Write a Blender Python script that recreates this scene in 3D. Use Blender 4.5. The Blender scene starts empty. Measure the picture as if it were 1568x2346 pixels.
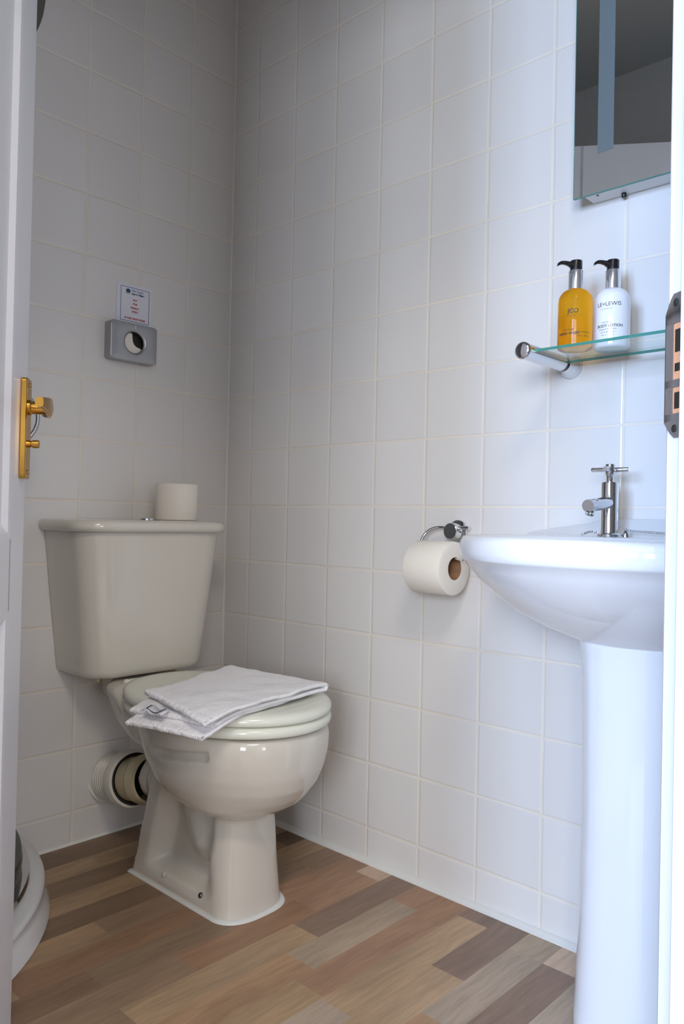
import bpy, bmesh, math, random
from mathutils import Vector, Matrix, noise
from math import sin, cos, pi, radians, sqrt
random.seed(7)
sc = bpy.context.scene
COL = sc.collection
V = Vector

# ------------------------------------------------------------------ helpers
def tag(o, label=None, cat=None, group=None, kind=None):
    if label: o['label'] = label
    if cat: o['category'] = cat
    if group: o['group'] = group
    if kind: o['kind'] = kind
    return o

def thing(name, loc, label, cat, group=None):
    o = bpy.data.objects.new(name, None)
    o.empty_display_size = 0.05
    o.location = loc
    COL.objects.link(o)
    return tag(o, label, cat, group)

def root_loc(o):
    p = V((0, 0, 0))
    while o is not None:
        p += o.location
        o = o.parent
    return p

class MB:
    """collects shapes in world coordinates, links them as one mesh object"""
    def __init__(s):
        s.v = []; s.f = []
    def add(s, vs, fs):
        n = len(s.v)
        s.v += [V(p) for p in vs]
        s.f += [[i + n for i in f] for f in fs]
        return s
    def box(s, lo, hi, M=None):
        x0, y0, z0 = lo; x1, y1, z1 = hi
        vs = [V(p) for p in [(x0,y0,z0),(x1,y0,z0),(x1,y1,z0),(x0,y1,z0),(x0,y0,z1),(x1,y0,z1),(x1,y1,z1),(x0,y1,z1)]]
        if M is not None: vs = [M @ p for p in vs]
        return s.add(vs, [(0,3,2,1),(4,5,6,7),(0,1,5,4),(1,2,6,5),(2,3,7,6),(3,0,4,7)])
    def prism(s, poly, z0, z1, M=None):
        n = len(poly)
        vs = [V((p[0], p[1], z0)) for p in poly] + [V((p[0], p[1], z1)) for p in poly]
        if M is not None: vs = [M @ p for p in vs]
        return s.add(vs, [list(range(n))[::-1], list(range(n, 2*n))] + [(i, (i+1) % n, n+(i+1) % n, n+i) for i in range(n)])
    def loft(s, loops, cap0=True, cap1=True, closed=True):
        n = len(loops[0]); vs = []; fs = []
        for l in loops: vs += [V(p) for p in l]
        m = n if closed else n - 1
        for k in range(len(loops) - 1):
            for i in range(m):
                j = (i + 1) % n
                fs.append((k*n+i, k*n+j, (k+1)*n+j, (k+1)*n+i))
        if cap0: fs.append(list(range(n))[::-1])
        if cap1: fs.append([(len(loops)-1)*n + i for i in range(n)])
        return s.add(vs, fs)
    def lathe(s, prof, o, ax=(0,0,1), n=40, cap0=True, cap1=True):
        ax = V(ax).normalized(); o = V(o)
        e1 = ax.orthogonal().normalized(); e2 = ax.cross(e1)
        return s.loft([[o + ax*h + (e1*cos(2*pi*i/n) + e2*sin(2*pi*i/n))*max(r, 1e-5) for i in range(n)] for r, h in prof], cap0, cap1)
    def cyl(s, a, b, r, n=24, r2=None):
        a = V(a); b = V(b)
        return s.lathe([(r, 0), (r if r2 is None else r2, (b-a).length)], a, b-a, n)
    def tube(s, pts, r, n=12, closed=False):
        pts = [V(p) for p in pts]; m = len(pts); loops = []
        up = None
        for i, p in enumerate(pts):
            if closed: t = pts[(i+1) % m] - pts[i-1]
            else: t = pts[min(i+1, m-1)] - pts[max(i-1, 0)]
            t.normalize()
            if up is None: up = t.orthogonal().normalized()
            up = (up - t*up.dot(t)).normalized()
            w = t.cross(up)
            rr = r[i] if isinstance(r, (list, tuple)) else r
            loops.append([p + (up*cos(2*pi*k/n) + w*sin(2*pi*k/n))*rr for k in range(n)])
        if closed: loops.append(loops[0])
        return s.loft(loops, not closed, not closed)
    def torus(s, c, ax, R, r, n=40, m=12):
        ax = V(ax).normalized(); e1 = ax.orthogonal().normalized(); e2 = ax.cross(e1)
        return s.tube([V(c) + (e1*cos(2*pi*i/n) + e2*sin(2*pi*i/n))*R for i in range(n)], r, m, True)
    def ball(s, c, r, n=20, m=12, sx=1, sy=1, sz=1):
        c = V(c)
        loops = []
        for k in range(m+1):
            a = -pi/2 + pi*k/m
            rr = max(cos(a), 1e-4)
            loops.append([c + V((r*sx*rr*cos(2*pi*i/n), r*sy*rr*sin(2*pi*i/n), r*sz*sin(a))) for i in range(n)])
        return s.loft(loops)
    def mesh(s, name, off=V((0,0,0))):
        me = bpy.data.meshes.new(name)
        me.from_pydata([tuple(p - off) for p in s.v], [], [tuple(f) for f in s.f])
        bm = bmesh.new(); bm.from_mesh(me)
        bmesh.ops.remove_doubles(bm, verts=bm.verts, dist=1e-6)
        bmesh.ops.recalc_face_normals(bm, faces=bm.faces)
        bm.to_mesh(me); bm.free()
        return me
    def build(s, name, mat, parent=None, smooth=35, bevel=0, seg=3, sub=0, origin=None):
        off = root_loc(parent) if parent else V(origin or (0,0,0))
        me = s.mesh(name, off)
        return finish(name, me, mat, parent, smooth, bevel, seg, sub, origin)

def finish(name, me, mat, parent=None, smooth=35, bevel=0, seg=3, sub=0, origin=None):
    if mat is not None: me.materials.append(mat)
    if smooth:
        for p in me.polygons: p.use_smooth = True
        me.set_sharp_from_angle(angle=radians(smooth))
    o = bpy.data.objects.new(name, me)
    COL.objects.link(o)
    if parent: o.parent = parent
    elif origin: o.location = origin
    if bevel:
        b = o.modifiers.new('bevel', 'BEVEL'); b.width = bevel; b.segments = seg; b.limit_method = 'ANGLE'; b.angle_limit = radians(40)
        b.harden_normals = False
    if sub:
        u = o.modifiers.new('sub', 'SUBSURF'); u.levels = sub; u.render_levels = sub
    return o

def fuse(mb, voxel, it, fac=.5):
    """overlapping closed shapes melted into one skin with soft fillets"""
    me = mb.mesh('tmp')
    o = bpy.data.objects.new('tmp', me); COL.objects.link(o)
    r = o.modifiers.new('r', 'REMESH'); r.mode = 'VOXEL'; r.voxel_size = voxel
    k = o.modifiers.new('s', 'SMOOTH'); k.iterations = it; k.factor = fac
    dg = bpy.context.evaluated_depsgraph_get()
    out = bpy.data.meshes.new_from_object(o.evaluated_get(dg))
    bpy.data.objects.remove(o); bpy.data.meshes.remove(me)
    return out

def text_mesh(txt, size, bold=0.0, align='CENTER'):
    cu = bpy.data.curves.new('t', 'FONT'); cu.body = txt; cu.size = size; cu.align_x = align; cu.align_y = 'CENTER'
    cu.offset = bold
    o = bpy.data.objects.new('t', cu); COL.objects.link(o)
    dg = bpy.context.evaluated_depsgraph_get()
    me = bpy.data.meshes.new_from_object(o.evaluated_get(dg))
    vs = [v.co.copy() for v in me.vertices]; fs = [tuple(p.vertices) for p in me.polygons]
    bpy.data.objects.remove(o); bpy.data.curves.remove(cu); bpy.data.meshes.remove(me)
    return vs, fs

def sell(cx, cy, a, b, n=64, e=2.0, z=0):
    """superellipse loop"""
    out = []
    for i in range(n):
        t = 2*pi*i/n
        c, s_ = cos(t), sin(t)
        out.append(V((cx + a*math.copysign(abs(c)**(2/e), c), cy + b*math.copysign(abs(s_)**(2/e), s_), z)))
    return out

def sstep(a, b, x):
    t = min(max((x-a)/(b-a), 0), 1)
    return t*t*(3-2*t)

def interp(tab, x):
    if x <= tab[0][0]: return tab[0][1]
    for (x0, y0), (x1, y1) in zip(tab, tab[1:]):
        if x <= x1: return y0 + (y1-y0)*(x-x0)/(x1-x0)
    return tab[-1][1]

# ------------------------------------------------------------------ materials
def srgb(r, g, b):
    f = lambda c: (c/255/12.92) if c/255 <= .04045 else ((c/255+.055)/1.055)**2.4
    return (f(r), f(g), f(b), 1)

class NT:
    def __init__(s, m):
        s.nt = m.node_tree; s.n = s.nt.nodes; s.l = s.nt.links
        s.bsdf = s.n['Principled BSDF']
    def node(s, t, **kw):
        n = s.n.new(t)
        for k, v in kw.items(): setattr(n, k, v)
        return n
    def put(s, sock, val):
        if hasattr(val, 'links'): s.l.new(val, sock)
        else: sock.default_value = val
    def math(s, op, a, b=None, c=None, clamp=False):
        n = s.node('ShaderNodeMath', operation=op, use_clamp=clamp)
        s.put(n.inputs[0], a)
        if b is not None: s.put(n.inputs[1], b)
        if c is not None: s.put(n.inputs[2], c)
        return n.outputs[0]
    def mix(s, fac, a, b, blend='MIX'):
        n = s.node('ShaderNodeMix', data_type='RGBA', blend_type=blend)
        s.put(n.inputs[0], fac); s.put(n.inputs[6], a); s.put(n.inputs[7], b)
        return n.outputs[2]
    def noise(s, vec, scale, detail=3, rough=.5, out=0):
        n = s.node('ShaderNodeTexNoise')
        if vec is not None: s.l.new(vec, n.inputs['Vector'])
        n.inputs['Scale'].default_value = scale; n.inputs['Detail'].default_value = detail; n.inputs['Roughness'].default_value = rough
        return n.outputs[out]
    def pos(s):
        return s.node('ShaderNodeNewGeometry').outputs['Position']
    def obj(s):
        return s.node('ShaderNodeTexCoord').outputs['Object']
    def bump(s, h, strength, dist):
        n = s.node('ShaderNodeBump')
        n.inputs['Strength'].default_value = strength; n.inputs['Distance'].default_value = dist
        s.l.new(h, n.inputs['Height'])
        s.l.new(n.outputs[0], s.bsdf.inputs['Normal'])

def mat(name, col, rough=.5, metal=0, spec=.5, coat=0, trans=0, ior=1.5, var=0, vscale=20, bump=None, sheen=0):
    m = bpy.data.materials.new(name); m.use_nodes = True
    t = NT(m); b = t.bsdf
    b.inputs['Base Color'].default_value = col
    b.inputs['Roughness'].default_value = rough
    b.inputs['Metallic'].default_value = metal
    b.inputs['Specular IOR Level'].default_value = spec
    b.inputs['Coat Weight'].default_value = coat
    b.inputs['Transmission Weight'].default_value = trans
    b.inputs['IOR'].default_value = ior
    if sheen:
        b.inputs['Sheen Weight'].default_value = sheen
    if var:
        f = t.noise(t.obj(), vscale, 4)
        k = t.math('MULTIPLY_ADD', f, 2*var, 1-var)
        mx = t.mix(1.0, col, k, 'MULTIPLY')
        t.l.new(mx, b.inputs['Base Color'])
    if bump:
        t.bump(t.noise(t.obj(), bump[0], 4), bump[1], bump[2])
    return m

def tile_mat(name, axis, off, zoff, grout_col):
    """150 mm glazed white tiles with pale grout; axis is the horizontal world axis of the wall"""
    m = bpy.data.materials.new(name); m.use_nodes = True
    t = NT(m); b = t.bsdf
    sep = t.node('ShaderNodeSeparateXYZ'); t.l.new(t.pos(), sep.inputs[0])
    u = t.math('DIVIDE', t.math('ADD', sep.outputs[axis], off), .15)
    v = t.math('DIVIDE', t.math('SUBTRACT', sep.outputs[2], zoff), .15)
    wob = t.math('MULTIPLY', t.math('SUBTRACT', t.noise(t.pos(), 9, 3), .5), .011)
    fu = t.math('ABSOLUTE', t.math('SUBTRACT', t.math('FRACT', t.math('ADD', u, wob)), .5))
    fv = t.math('ABSOLUTE', t.math('SUBTRACT', t.math('FRACT', t.math('ADD', v, wob)), .5))
    e = t.math('MAXIMUM', fu, fv)                      # .5 at the joint
    ss = t.node('ShaderNodeMapRange', interpolation_type='SMOOTHSTEP')
    t.l.new(e, ss.inputs[0]); ss.inputs[1].default_value = .482; ss.inputs[2].default_value = .489
    g = ss.outputs[0]
    # per tile variation
    cmb = t.node('ShaderNodeCombineXYZ')
    t.l.new(t.math('FLOOR', u), cmb.inputs[0]); t.l.new(t.math('FLOOR', v), cmb.inputs[1])
    wn = t.node('ShaderNodeTexWhiteNoise'); t.l.new(cmb.outputs[0], wn.inputs[0])
    k = t.math('MULTIPLY_ADD', wn.outputs[0], .035, .98)
    tile = t.mix(1.0, srgb(219, 216, 214), k, 'MULTIPLY')
    stain = t.noise(t.pos(), 6, 4)
    gc = t.mix(stain, grout_col, srgb(213, 204, 192))
    t.l.new(t.mix(g, tile, gc), b.inputs['Base Color'])
    t.l.new(t.math('MULTIPLY_ADD', g, .5, .16), b.inputs['Roughness'])
    b.inputs['Specular IOR Level'].default_value = .45
    # rounded tile edges, slight tilt and ripple of each tile
    s2 = t.node('ShaderNodeMapRange', interpolation_type='SMOOTHSTEP')
    t.l.new(e, s2.inputs[0]); s2.inputs[1].default_value = .466; s2.inputs[2].default_value = .492
    h = t.math('MULTIPLY', s2.outputs[0], -.0010)
    tilt = t.math('MULTIPLY', t.math('SUBTRACT', wn.outputs[0], .5), t.math('MULTIPLY', t.math('ADD', t.math('FRACT', u), t.math('MULTIPLY', t.math('FRACT', v), .7)), .0012))
    rip = t.math('MULTIPLY', t.noise(t.pos(), 5.0, 2), .0012)
    n = t.node('ShaderNodeBump'); n.inputs['Strength'].default_value = .8; n.inputs['Distance'].default_value = 1.0
    t.l.new(t.math('ADD', t.math('ADD', h, rip), tilt), n.inputs['Height'])
    t.l.new(n.outputs[0], b.inputs['Normal'])
    return m

def floor_mat():
    m = bpy.data.materials.new('wood_effect_vinyl'); m.use_nodes = True
    t = NT(m); b = t.bsdf
    a = t.node('ShaderNodeAttribute', attribute_name='plank'); sd = t.node('ShaderNodeAttribute', attribute_name='seed')
    mp = t.node('ShaderNodeMapping'); t.l.new(t.pos(), mp.inputs[0])
    sh = t.node('ShaderNodeVectorMath', operation='SCALE'); t.l.new(sd.outputs['Vector'], sh.inputs[0]); sh.inputs['Scale'].default_value = 7
    t.l.new(sh.outputs[0], mp.inputs['Location'])
    # long fibres along x, with a slow waviness
    w = t.noise(mp.outputs[0], 5, 2, out=1)
    dis = t.node('ShaderNodeVectorMath', operation='MULTIPLY_ADD')
    t.l.new(w, dis.inputs[0]); dis.inputs[1].default_value = (.03, .035, 0); t.l.new(mp.outputs[0], dis.inputs[2])
    m2 = t.node('ShaderNodeMapping'); t.l.new(dis.outputs[0], m2.inputs[0]); m2.inputs['Scale'].default_value = (1, 12, 1)
    g1 = t.noise(m2.outputs[0], 9, 6, .62)
    m3 = t.node('ShaderNodeMapping'); t.l.new(dis.outputs[0], m3.inputs[0]); m3.inputs['Scale'].default_value = (1, 30, 1)
    g2 = t.noise(m3.outputs[0], 26, 4, .6)
    m4 = t.node('ShaderNodeMapping'); t.l.new(dis.outputs[0], m4.inputs[0]); m4.inputs['Scale'].default_value = (1, 4.5, 1)
    g3 = t.noise(m4.outputs[0], 3.2, 3, .5)
    f = t.math('ADD', t.math('ADD', t.math('MULTIPLY', g1, .55), t.math('MULTIPLY', g2, .35)), t.math('MULTIPLY', g3, .55))
    k = t.math('MULTIPLY_ADD', f, 1.6, .05)
    c = t.mix(1.0, a.outputs['Color'], k, 'MULTIPLY')
    warm = t.mix(t.math('MULTIPLY', g3, .5), c, t.mix(1.0, c, (1.06, .98, .92, 1), 'MULTIPLY'))
    t.l.new(warm, b.inputs['Base Color'])
    t.l.new(t.math('MULTIPLY_ADD', g2, .2, .36), b.inputs['Roughness'])
    b.inputs['Specular IOR Level'].default_value = .4
    t.bump(g2, .08, .002)
    return m

def terry_mat():
    m = bpy.data.materials.new('white_terry'); m.use_nodes = True
    t = NT(m); b = t.bsdf
    o = t.pos()
    n1 = t.noise(o, 260, 3); n2 = t.noise(o, 40, 3)
    k = t.math('MULTIPLY_ADD', n1, .10, .94)
    t.l.new(t.mix(1.0, srgb(251, 249, 251), k, 'MULTIPLY'), b.inputs['Base Color'])
    b.inputs['Roughness'].default_value = .95; b.inputs['Specular IOR Level'].default_value = .15
    b.inputs['Sheen Weight'].default_value = .25
    t.bump(t.math('ADD', t.math('MULTIPLY', n1, .6), n2), .7, .004)
    return m

M = {}
M['ceramic'] = mat('cream_ceramic', srgb(212, 206, 195), .07, spec=.5, coat=.3, var=.008, vscale=9)
M['cistern_ceramic'] = mat('grey_cream_ceramic', srgb(216, 211, 201), .1, spec=.5, coat=.3, var=.008, vscale=9)
M['seat'] = mat('seat_plastic', srgb(231, 232, 219), .13, spec=.5, var=.006, vscale=12)
M['white_ceramic'] = mat('white_ceramic', srgb(222, 222, 224), .06, spec=.5, coat=.3, var=.006, vscale=9)
M['chrome'] = mat('chrome', (.72, .73, .75, 1), .06, metal=1, var=.02, vscale=30)
M['silver'] = mat('bright_silver', (.88, .88, .9, 1), .16, metal=.9, var=.02, vscale=40)
M['brass'] = mat('brass', srgb(208, 160, 76), .2, metal=1, var=.06, vscale=90)
M['satin'] = mat('satin_steel', srgb(172, 173, 176), .38, metal=.85, var=.03, vscale=60)
M['satin_dark'] = mat('nickel_plate', srgb(128, 120, 117), .35, metal=.35, var=.12, vscale=240)
M['steel'] = mat('dull_steel', srgb(110, 112, 110), .35, metal=1, var=.06, vscale=120)
M['gloss'] = mat('white_gloss_paint', srgb(232, 231, 235), .28, var=.012, vscale=40, bump=(60, .05, .001))
M['plaster'] = mat('painted_plaster', srgb(214, 208, 200), .8, var=.02, vscale=14, bump=(120, .1, .001))
M['bed_plaster'] = mat('cream_plaster', srgb(196, 188, 176), .85, var=.02, vscale=14)
M['ceil'] = mat('ceiling_paint', srgb(200, 200, 198), .85, var=.02, vscale=10)
M['carpet'] = mat('carpet', srgb(128, 112, 98), .95, var=.2, vscale=300)
M['caulk'] = mat('white_sealant', srgb(222, 222, 218), .4, var=.04, vscale=30)
M['black'] = mat('black_plastic', srgb(22, 22, 24), .25, var=.05, vscale=40)
M['rubber'] = mat('dark_rubber', srgb(38, 33, 26), .6, var=.2, vscale=60)
M['pvc'] = mat('white_pvc', srgb(214, 211, 203), .35, var=.05, vscale=40)
M['old_pvc'] = mat('yellowed_pvc', srgb(205, 193, 160), .38, var=.1, vscale=50)
M['tissue'] = mat('tissue_paper', srgb(234, 228, 218), .95, spec=.1, var=.03, vscale=160, bump=(300, .25, .001))
M['card'] = mat('brown_card', srgb(150, 112, 84), .9, spec=.1, var=.06, vscale=80)
M['terry'] = terry_mat()
M['floor'] = floor_mat()
M['wood'] = mat('raw_timber', srgb(214, 158, 120), .75, var=.15, vscale=120)
M['paper'] = mat('notice_paper', srgb(222, 222, 232), .35, var=.008, vscale=60)
M['ink_blue'] = mat('blue_ink', srgb(70, 98, 150), .6, var=.05, vscale=60)
M['ink_navy'] = mat('navy_ink', srgb(28, 66, 120), .6, var=.05, vscale=60)
M['ink_green'] = mat('green_ink', srgb(120, 170, 50), .6, var=.05, vscale=60)
M['ink_red'] = mat('red_ink', srgb(190, 62, 50), .6, var=.05, vscale=60)
M['ink_dark'] = mat('dark_print', srgb(40, 40, 46), .5, var=.05, vscale=60)
M['ink_grey'] = mat('grey_print', srgb(120, 122, 130), .5, var=.05, vscale=60)
M['mirror'] = mat('mirror_silver', (.80, .83, .82, 1), .012, metal=1, var=.004, vscale=3)
M['frost'] = mat('frosted_strip', srgb(100, 110, 112), .5, spec=.3, var=.02, vscale=60)
M['glass_edge'] = mat('green_glass_edge', srgb(70, 150, 138), .1, spec=.6, trans=.35, ior=1.5, var=.05, vscale=60)
M['housing'] = mat('white_enamel', srgb(226, 228, 230), .35, var=.01, vscale=20)
M['lotion'] = mat('white_lotion_bottle', srgb(232, 232, 238), .12, spec=.5, coat=.4, var=.01, vscale=30)
M['soap'] = mat('amber_liquid_soap', (1.0, .50, .02, 1), .03, spec=.5, trans=.9, ior=1.2, var=.02, vscale=20)
M['lightbox'] = mat('dark_recess', srgb(60, 56, 52), .7, var=.1, vscale=80)

def glass_mat(name, tint, fac):
    m = bpy.data.materials.new(name); m.use_nodes = True
    nt = m.node_tree; n = nt.nodes; n.clear()
    out = n.new('ShaderNodeOutputMaterial'); tr = n.new('ShaderNodeBsdfTransparent'); gl = n.new('ShaderNodeBsdfGlossy'); mx = n.new('ShaderNodeMixShader')
    fr = n.new('ShaderNodeFresnel'); fr.inputs[0].default_value = 1.45
    mu = n.new('ShaderNodeMath'); mu.operation = 'MULTIPLY'; mu.inputs[1].default_value = fac
    nz = n.new('ShaderNodeTexNoise'); nz.inputs['Scale'].default_value = 8
    rp = n.new('ShaderNodeMix'); rp.data_type = 'RGBA'; rp.inputs[6].default_value = tint; rp.inputs[7].default_value = tuple(min(1, c*1.01) for c in tint[:3]) + (1,)
    nt.links.new(nz.outputs[0], rp.inputs[0]); nt.links.new(rp.outputs[2], tr.inputs[0])
    gl.inputs['Roughness'].default_value = .02
    nt.links.new(fr.outputs[0], mu.inputs[0]); nt.links.new(mu.outputs[0], mx.inputs[0])
    nt.links.new(tr.outputs[0], mx.inputs[1]); nt.links.new(gl.outputs[0], mx.inputs[2]); nt.links.new(mx.outputs[0], out.inputs[0])
    return m
M['clear'] = glass_mat('clear_glass', (.97, .985, .98, 1), .8)
M['shelfglass'] = glass_mat('shelf_glass', (.955, .985, .978, 1), .3)
M['window'] = glass_mat('window_glass', (.98, .99, .99, 1), .5)

GR = srgb(238, 230, 218)
M['tileA'] = tile_mat('white_tiles_back', 0, .14718, .07902, GR)
M['tileB'] = tile_mat('white_tiles_side', 1, .10509, .07902, GR)

# ------------------------------------------------------------------ layout numbers (metres)
XL = -1.42                      # left wall
ZC = 2.42                       # ceiling
H = V((-1.242, -1.141, 0))      # hinge side of the doorway
J = V((-.7021, -1.5009, 0))     # latch side of the doorway
da = (J - H).normalized()       # along the doorway, hinge to latch
db = V((-da.y, da.x, 0))        # from the bedroom into the bathroom
LM = Matrix(((da.x, db.x, 0, J.x), (da.y, db.y, 0, J.y), (0, 0, 1, 0), (0, 0, 0, 1)))   # jamb frame: a, b, z
DW = (J - H).length
DH = 1.945

# ------------------------------------------------------------------ setting
w = MB().box((XL-.1, 0, 0), (.1, .1, ZC)).build('wall_back', M['tileA'], smooth=0)
tag(w, 'white square tiled wall behind the toilet', kind='structure')
w = MB().box((0, -2.35, 0), (.1, 0, ZC)).build('wall_right', M['tileB'], smooth=0)
tag(w, 'white square tiled wall with the mirror, shelf and basin', kind='structure')
w = MB().box((XL-.1, -1.09, 0), (XL, 0, ZC)).build('wall_left', M['tileB'], smooth=0)
tag(w, 'white square tiled wall beside the shower', kind='structure')
w = MB()
t0 = -(DW + (H.x - XL)/da.x) - .09
w.box((t0, -.10, 0), (-DW-.03, 0, ZC), LM)
w.box((.03, -.10, 0), (.98, 0, ZC), LM)
w.box((-DW-.03, -.10, DH+.03), (.03, 0, ZC), LM)
w = w.build('wall_doorway', M['plaster'], smooth=0)
tag(w, 'plastered angled wall holding the bathroom doorway', kind='structure')
w = MB().box((XL-.1, -2.35, ZC), (.1, .1, ZC+.05)).build('ceiling', M['ceil'], smooth=0)
tag(w, 'painted bathroom ceiling', kind='structure')
w = MB().prism([(XL, 0), (-.001, 0), (-.001, -.03), (-.03, -.03), (XL, -.03)], ZC-.03, ZC).build('trim_2', M['ceil'], smooth=0)
tag(w, 'narrow cornice at the top of the back wall', kind='structure')

# door lining: jambs, stop, head
w = MB()
w.box((0, -.10, 0), (.03, 0, DH+.03), LM)
w.box((-.0145, -.10, 0), (.001, -.036, DH), LM)
w.box((-DW-.03, -.10, 0), (-DW, 0, DH+.03), LM)
w.box((-DW-.001, -.10, 0), (-DW+.0145, -.036, DH), LM)
w.box((-DW, -.10, DH), (0, 0, DH+.03), LM)
w.box((-DW, -.10, DH-.0145), (0, -.036, DH+.001), LM)
lining = w.build('trim_1', M['gloss'], smooth=30, bevel=.0015, seg=2)
tag(lining, 'white gloss door lining at the right edge of the picture', kind='structure')
w = MB()
w.box((.006, -.118, 0), (.066, -.10, DH+.07), LM)
w.box((-DW-.066, -.118, 0), (-DW-.006, -.10, DH+.07), LM)
w.box((-DW-.066, -.118, DH+.006), (.066, -.10, DH+.07), LM)
w = w.build('trim_3', M['gloss'], smooth=30, bevel=.003)
tag(w, 'white architrave round the doorway on the bedroom side', kind='structure')

# strike plate let into the jamb
zs = [.870, .880, .8905, .9130, .9195, .968, .9762, .9936]
pl = MB()
Y0, Y1 = -.034, 0.0
def strip(z0, z1, b0, b1, a0=-.0016, a1=.0004): pl.box((a0, b0, z0), (a1, b1, z1), LM)
strip(.884, .9765, -.0095, .001)                                  # lip side rail
strip(.884, .9765, -.034, -.0285)
strip(.8835, .8905, -.034, .001); strip(.9130, .9195, -.034, .001); strip(.968, .9770, -.034, .001)
pl.prism([(-.034, .9770), (.001, .9770), (-.003, .9845), (-.006, .9895), (-.010, .9936), (-.024, .9936), (-.031, .987)], -.0016, .0004,
         LM @ Matrix(((0,0,1,0),(1,0,0,0),(0,1,0,0),(0,0,0,1))))
pl.prism([(-.034, .8835), (-.031, .876), (-.024, .8700), (-.012, .8700), (-.007, .874), (-.003, .8785), (.001, .8835)], -.0016, .0004,
         LM @ Matrix(((0,0,1,0),(1,0,0,0),(0,1,0,0),(0,0,0,1))))
pl.box((-.0016, -.0005, .884), (.010, .0008, .9765), LM)          # lip bent round the corner
strike = pl.build('strike_plate', M['satin_dark'], lining, smooth=30)
strike['label'] = 'worn nickel strike plate with two bolt holes'
hb = MB().box((-.0006, -.0285, .8905), (.0003, -.0095, .9130), LM).box((-.0006, -.0285, .9195), (.0003, -.0095, .968), LM)
hb = hb.build('mortice', M['wood'], strike, smooth=0); hb['label'] = 'bare orange timber inside the bolt holes'
hb = MB()
for z0, z1 in ((.9265, .9335), (.943, .9625), (.8945, .9085)):
    hb.box((-.00085, -.0275, z0), (-.0003, -.0115, z1), LM)
hb.build('keep_insert', M['steel'], strike, smooth=0)
hb = MB()
for z in (.9855, .8775): hb.lathe([(.0034, 0), (.0034, .0006), (.0022, .001)], LM @ V((-.0016, -.0135, z)), -da, 16)
hb.build('screw', M['steel'], strike)

# sealant lines
w = MB()
w.loft([[V((-.014, 0, 0)), V((-.014, 0, .0015)), V((-.007, 0, .004)), V((-.001, 0, .010)), V((0, 0, .010)), V((0, 0, 0))],
        [V((-.014, -2.2, 0)), V((-.014, -2.2, .0015)), V((-.007, -2.2, .004)), V((-.001, -2.2, .010)), V((0, -2.2, .010)), V((0, -2.2, 0))]])
w.loft([[V((XL, -.006, 0)), V((XL, -.006, .001)), V((XL, -.003, .002)), V((XL, -.001, .005)), V((XL, 0, .005)), V((XL, 0, 0))],
        [V((0, -.006, 0)), V((0, -.006, .001)), V((0, -.003, .002)), V((0, -.001, .005)), V((0, 0, .005)), V((0, 0, 0))]])
w = w.build('trim_4', M['caulk'], smooth=50)
tag(w, 'white sealant strip where the floor meets the tiled walls', kind='structure')
w = MB().cyl((-.0012, -.0012, .012), (-.0012, -.0012, ZC-.03), .0042, 10).build('trim_5', M['caulk'], smooth=50)
tag(w, 'pale grout bead down the corner between the tiled walls', kind='structure')

# floor of printed strips
PAL = {'d': (116,95,76), 'D': (104,84,67), 't': (150,126,99), 'T': (164,139,111), 'r': (140,110,86), 'R': (145,115,93), 'g': (152,136,117),
       'G': (152,137,121), 'o': (157,127,99), 'p': (127,106,92), 'l': (178,156,136), 'm': (136,114,93), 'b': (130,105,85)}
STRIPS = {0: [(-.6,'d'),(-.28,'m'),(-.06,'D')], 1: [(-.9,'t'),(-.45,'t'),(-.2,'d')], 2: [(-.75,'d'),(-.3,'b')], 3: [(-.9,'t'),(-.40,'d'),(-.1,'t')],
          4: [(-.95,'d'),(-.43,'b'),(-.075,'D')], 5: [(-1.0,'t'),(-.592,'m'),(-.24,'t')], 6: [(-.80,'r'),(-.36,'m'),(-.12,'m')],
          7: [(-1.0,'b'),(-.686,'m'),(-.33,'R')], 8: [(-.98,'m'),(-.546,'r'),(-.25,'R'),(-.058,'l')], 9: [(-.95,'m'),(-.70,'T'),(-.318,'p'),],
          10: [(-.706,'b'),(-.70,'o'),(-.398,'g'),(-.10,'R')], 11: [(-.80,'t'),(-.444,'R'),(-.12,'r')], 12: [(-.85,'G'),(-.45,'T'),(-.056,'p')],
          13: [(-.9,'g'),(-.62,'T'),(-.238,'p')], 14: [(-.75,'o'),(-.36,'G'),(-.09,'g')], 15: [(-.8,'R'),(-.45,'p'),(-.09,'l')], 16: [(-.6,'G'),(-.28,'G'),(-.05,'o')]}
vs, fs, cols, seeds = [], [], [], []
X0f, X1f = -1.55, 0.0
for i in range(-1, 36):
    y1 = -.0205 - .0694*i; y0 = y1 - .0694
    y1 = min(y1, 0)
    if i in (-1,): y0 = -.0205
    if i in STRIPS: segs = [(X0f, random.choice('tmdg'))] + STRIPS[i]
    else:
        segs = []; x = X0f + random.uniform(-.4, 0)
        while x < X1f:
            segs.append((max(x, X0f), random.choice('tTmrRgGopdl'))); x += random.uniform(.3, .45)
    if i == -1: segs = [(X0f, 'd'), (-.5, 'b')]
    for k, (xa, key) in enumerate(segs):
        xb = segs[k+1][0] if k+1 < len(segs) else X1f
        if xb - xa < 1e-4: continue
        n = len(vs)
        vs += [(xa, y0, 0), (xb, y0, 0), (xb, y1, 0), (xa, y1, 0)]
        fs.append((n, n+1, n+2, n+3))
        j = random.uniform(.94, 1.06)
        c = srgb(*PAL[key]); cols.append((c[0]*j, c[1]*j, c[2]*j, 1)); seeds.append((random.random()*3, random.random()*3, random.random()*3))
n = len(vs)
vs += [(X0f, -2.5, -.04), (X1f, -2.5, -.04), (X1f, 0, -.04), (X0f, 0, -.04)]
fs.append((n+3, n+2, n+1, n)); cols.append((.1,.1,.1,1)); seeds.append((0,0,0))
me = bpy.data.meshes.new('floor'); me.from_pydata(vs, [], fs)
at = me.color_attributes.new('plank', 'FLOAT_COLOR', 'CORNER')
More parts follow.
